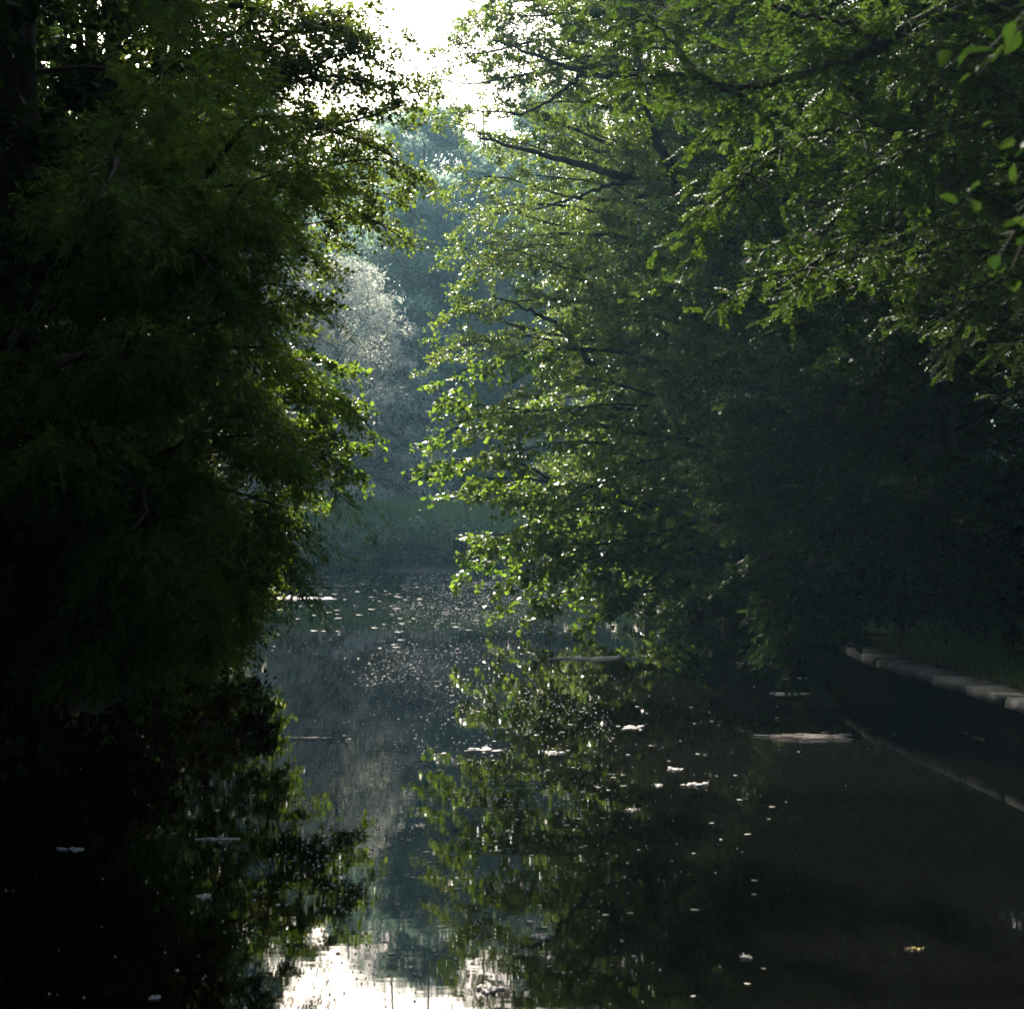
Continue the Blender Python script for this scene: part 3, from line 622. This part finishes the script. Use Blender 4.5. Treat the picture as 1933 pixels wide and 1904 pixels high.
# ------------------------------------------------------------------ things floating on the water
def wp(u, v):
    d = CAMZ * F / (v - HZ); return np.array([(u - 966.5) * d / F, d]), d
rngf = np.random.default_rng(5)
def patch_mesh(name, wid, dep, mat, seed, slivers=14, thin=False):
    rng = np.random.default_rng(seed); VV = []; FF = []; o = 0
    slivers = int(slivers * 3.2)
    for i in range(slivers):
        c = np.array([np.clip(rng.normal(0, .24), -.5, .5) * wid, rng.normal(0, .25) * dep])
        rx = wid * rng.uniform(.02, .13) * (1.5 if i < 3 else 1); ry = dep * (rng.uniform(.03, .08) if thin else rng.uniform(.05, .2)); an = rng.normal(0, .12)
        n = 11; th = np.arange(n) * 2 * np.pi / n; rr = rng.uniform(.55, 1.2, n)
        p = np.stack([np.cos(th) * rr * rx, np.sin(th) * rr * ry], 1); p = p @ np.array([[math.cos(an), math.sin(an)], [-math.sin(an), math.cos(an)]]) + c
        z = .004 + i * .0004
        top = np.concatenate([p, np.full((n, 1), z + .004)], 1); bot = np.concatenate([p * 1., np.full((n, 1), z - .006)], 1)
        VV += [top, bot]; FF.append(list(range(o, o + n)))
        FF += [[o + k, o + n + k, o + n + (k + 1) % n, o + (k + 1) % n] for k in range(n)]
        o += 2 * n
    flat = np.array([q for f in FF for q in f]); ct = np.array([len(f) for f in FF])
    return mesh_np(name, np.concatenate(VV), flat, ct, [mat])
def patch(u, v, wpx, hpx, lab, seed, name='pale_patch', cat='scum', sl=14, thin=False, mat='scum'):
    (x, y), d = wp(u, v); wid = wpx * d / F; dep = max(hpx * d * d / (CAMZ * F), .03)
    o = link(name, patch_mesh(name, wid, dep, M[mat], seed, sl, thin), loc=(x, y, 0)); tag(o, lab, cat, 'pale drift floating on the pond')
PL = [(550, 1131, 150, 7, 'bright white patch beside the left foliage on the far water', 24, False), (385, 1122, 60, 12, 'broken bright patch seen under the left foliage', 12, False),  # white slivers lying on the far water
      (915, 1416, 60, 5, 'long flat scum streak left of the middle of the water', 8, False), (1040, 1422, 42, 6, 'short scum streak right of the longer one', 8, False),
      (1190, 1374, 48, 6, 'pale streak among leaves in front of the right trees', 9, False), (1275, 1453, 36, 5, 'small scum patch under the right reflections', 7, False),
      (1310, 1482, 50, 6, 'pale scum clump right of a smaller clump', 9, False), (1242, 1483, 22, 4, 'small scum clump beside the larger clump', 5, False), (1193, 1530, 28, 8, 'dotted scum clump on the dark reflection', 6, False),
      (795, 1560, 36, 7, 'ragged pale scrap on the blue reflection', 6, False), (1024, 1769, 40, 8, 'ragged pale scrap near the sky reflection', 6, False), (920, 1866, 55, 16, 'large pale scrap inside the bright sky reflection', 8, False),
      (390, 1692, 32, 7, 'pale scrap alone on the black water at the left', 6, False), (582, 1393, 84, 3, 'thin pale straw line on the grey water', 5, True), (405, 1584, 70, 3, 'thin straw line on the black water at the left', 5, True),
      (1115, 1243, 165, 6, 'long faint pale streak standing in for ripples under the maple', 16, True), (140, 1603, 55, 4, 'faint straw line near the left picture edge', 5, True), (295, 1883, 20, 6, 'small pale scrap at the bottom left', 4, False),  # the long faint streak paints the gleam of thin ripples
      (1408, 1807, 28, 8, 'small curled scrap on the black water at the lower right', 5, False), (1510, 1280, 60, 4, 'thin streak of drift left of the coping', 7, True), (1490, 1310, 90, 4, 'second thin streak of drift below the first, left of the coping', 8, True)]
for k, (u, v, a, b_, lab, sl, th) in enumerate(PL): patch(u, v, a, b_, lab, 200 + k, sl=sl, thin=th)
def reeds(u, v, wpx, hpx, n, lab, seed):
    rng = np.random.default_rng(seed); (x, y), d = wp(u, v); W = wpx * d / F; H = hpx * d * d / (CAMZ * F)
    C = []
    for i in range(n):
        c = np.array([np.clip(rng.normal(.08, .2), -.45, .45) * W, rng.normal(0, .3) * H, .006 + .0006 * i]); ln = W * rng.uniform(.06, .3); a = rng.normal(0, .35)
        t = np.linspace(-.5, .5, 5); C.append(c + np.stack([np.cos(a) * ln * t, np.sin(a) * ln * t, .004 * np.sin(t * 5 + i)], 1))
    t = np.linspace(-.5, .5, 5); C.append(np.stack([W * t, -.25 * H * t * 4 + .02 * np.sin(t * 6), np.full(5, .012)], 1))
    V, f, c = tubes([(np.array(C), np.broadcast_to(np.linspace(.006, .003, 5), (len(C), 5)))], 5)
    o = link('reed_tangle', mesh_np('reed_tangle', V, f, c, [M['scum']]), loc=(x, y, 0)); tag(o, lab, 'reeds')
reeds(1515, 1393, 175, 9, 48, 'tangle of pale floating reed stems on the dark right water', 300)
patch(1730, 1791, 32, 5, 'single yellowish leaf blade afloat at the lower right', 301, 'floating_straw', 'straw', 3, False, 'yellowleaf')

# single fallen leaves: one mesh per form, many copies
def fleaf(seed):
    rng = np.random.default_rng(seed); n = 10; th = np.arange(n) * 2 * np.pi / n
    rr = .5 * (1 + .15 * rng.normal(0, 1, n)); p = np.stack([np.cos(th) * rr * 1.25, np.sin(th) * rr * .8, .006 + .12 * np.abs(np.cos(th)) ** 2 * rng.uniform(.2, 1) * np.ones(n)], 1)
    V = np.concatenate([p, p - [0, 0, .05]]); f = [list(range(n))] + [[k, n + k, n + (k + 1) % n, (k + 1) % n] for k in range(n)]
    return mesh_np('floating_leaf', V, np.array([q for g_ in f for q in g_]), np.array([len(g_) for g_ in f]), [M['floatleaf']])
FL = [fleaf(s) for s in range(4)]
for i in range(230):
    if i < 150: v = 1088 + rngf.exponential(42); u = rngf.uniform(520, 990)
    elif i < 200: v = rngf.uniform(1330, 1560); u = rngf.uniform(850, 1480)
    else: v = rngf.uniform(1500, 1900); u = rngf.uniform(620, 1500)
    v = min(v, 1895)
    (x, y), d = wp(u, v)
    o = link('floating_leaf', FL[i % 4], loc=(x, y, .004)); s = rngf.uniform(.04, .09) if d > 25 else rngf.uniform(.014, .038)
    o.scale = (s * (1.6 if d > 25 else 1.2), s, s * .5); o.rotation_euler = (0, 0, rngf.uniform(-.5, .5))
    tag(o, 'small pale fallen leaf floating flat on the open pond', 'leaf', 'small pale leaves floating on the pond')
# seed fluff and pollen grains nobody could count
def specks(n=36000):
    rng = np.random.default_rng(9)
    y = 5.5 + 52 * rng.uniform(0, 1, n) ** 1.2; x = rng.normal(-.9, 1.7, n) * (.5 + y / 40)
    k = (x < xr(y) - .3) & (x > xl(y)); dn = .5 + .5 * np.sin(x * .9 + 1.5 * np.sin(y * .35)) * np.sin(y * .5 + x * .3)
    k &= rng.uniform(0, 1, n) < (.15 + .85 * dn) * np.where(x > .5 + y * .04, .15, 1) * np.where(y < 12, .5, 1) * np.where(y > 26, .5, 1) * np.where(x < -1.2 - y * .05, .12, 1); x, y = x[k], y[k]; m = len(x)
    r = rng.lognormal(math.log(.0039), .55, m) * np.clip(.6 + y / 25, 0, 2.2)
    th = np.arange(6) * np.pi / 3
    ring = np.stack([np.cos(th), np.sin(th)], 1)
    top = np.concatenate([np.stack([x, y], 1)[:, None] + ring[None] * (r[:, None] * rng.uniform(.7, 1.2, (m, 6)))[..., None], np.full((m, 6, 1), .007)], 2)
    bot = top.copy(); bot[..., 2] = .001
    V = np.concatenate([top, bot], 1).reshape(-1, 3); b_ = (np.arange(m) * 12)[:, None]
    f1_ = (b_ + np.arange(6)).ravel(); sides = np.concatenate([b_ + np.array([j, j + 6, (j + 1) % 6 + 6, (j + 1) % 6]) for j in range(6)], 1).ravel()
    o = link('floating_specks', mesh_np('floating_specks', V, np.concatenate([f1_, sides]), np.concatenate([np.full(m, 6), np.full(6 * m, 4)]), [M['speck']]))
    tag(o, 'fine pale seed fluff scattered over the pond surface', 'seed fluff', kind='stuff')
specks()
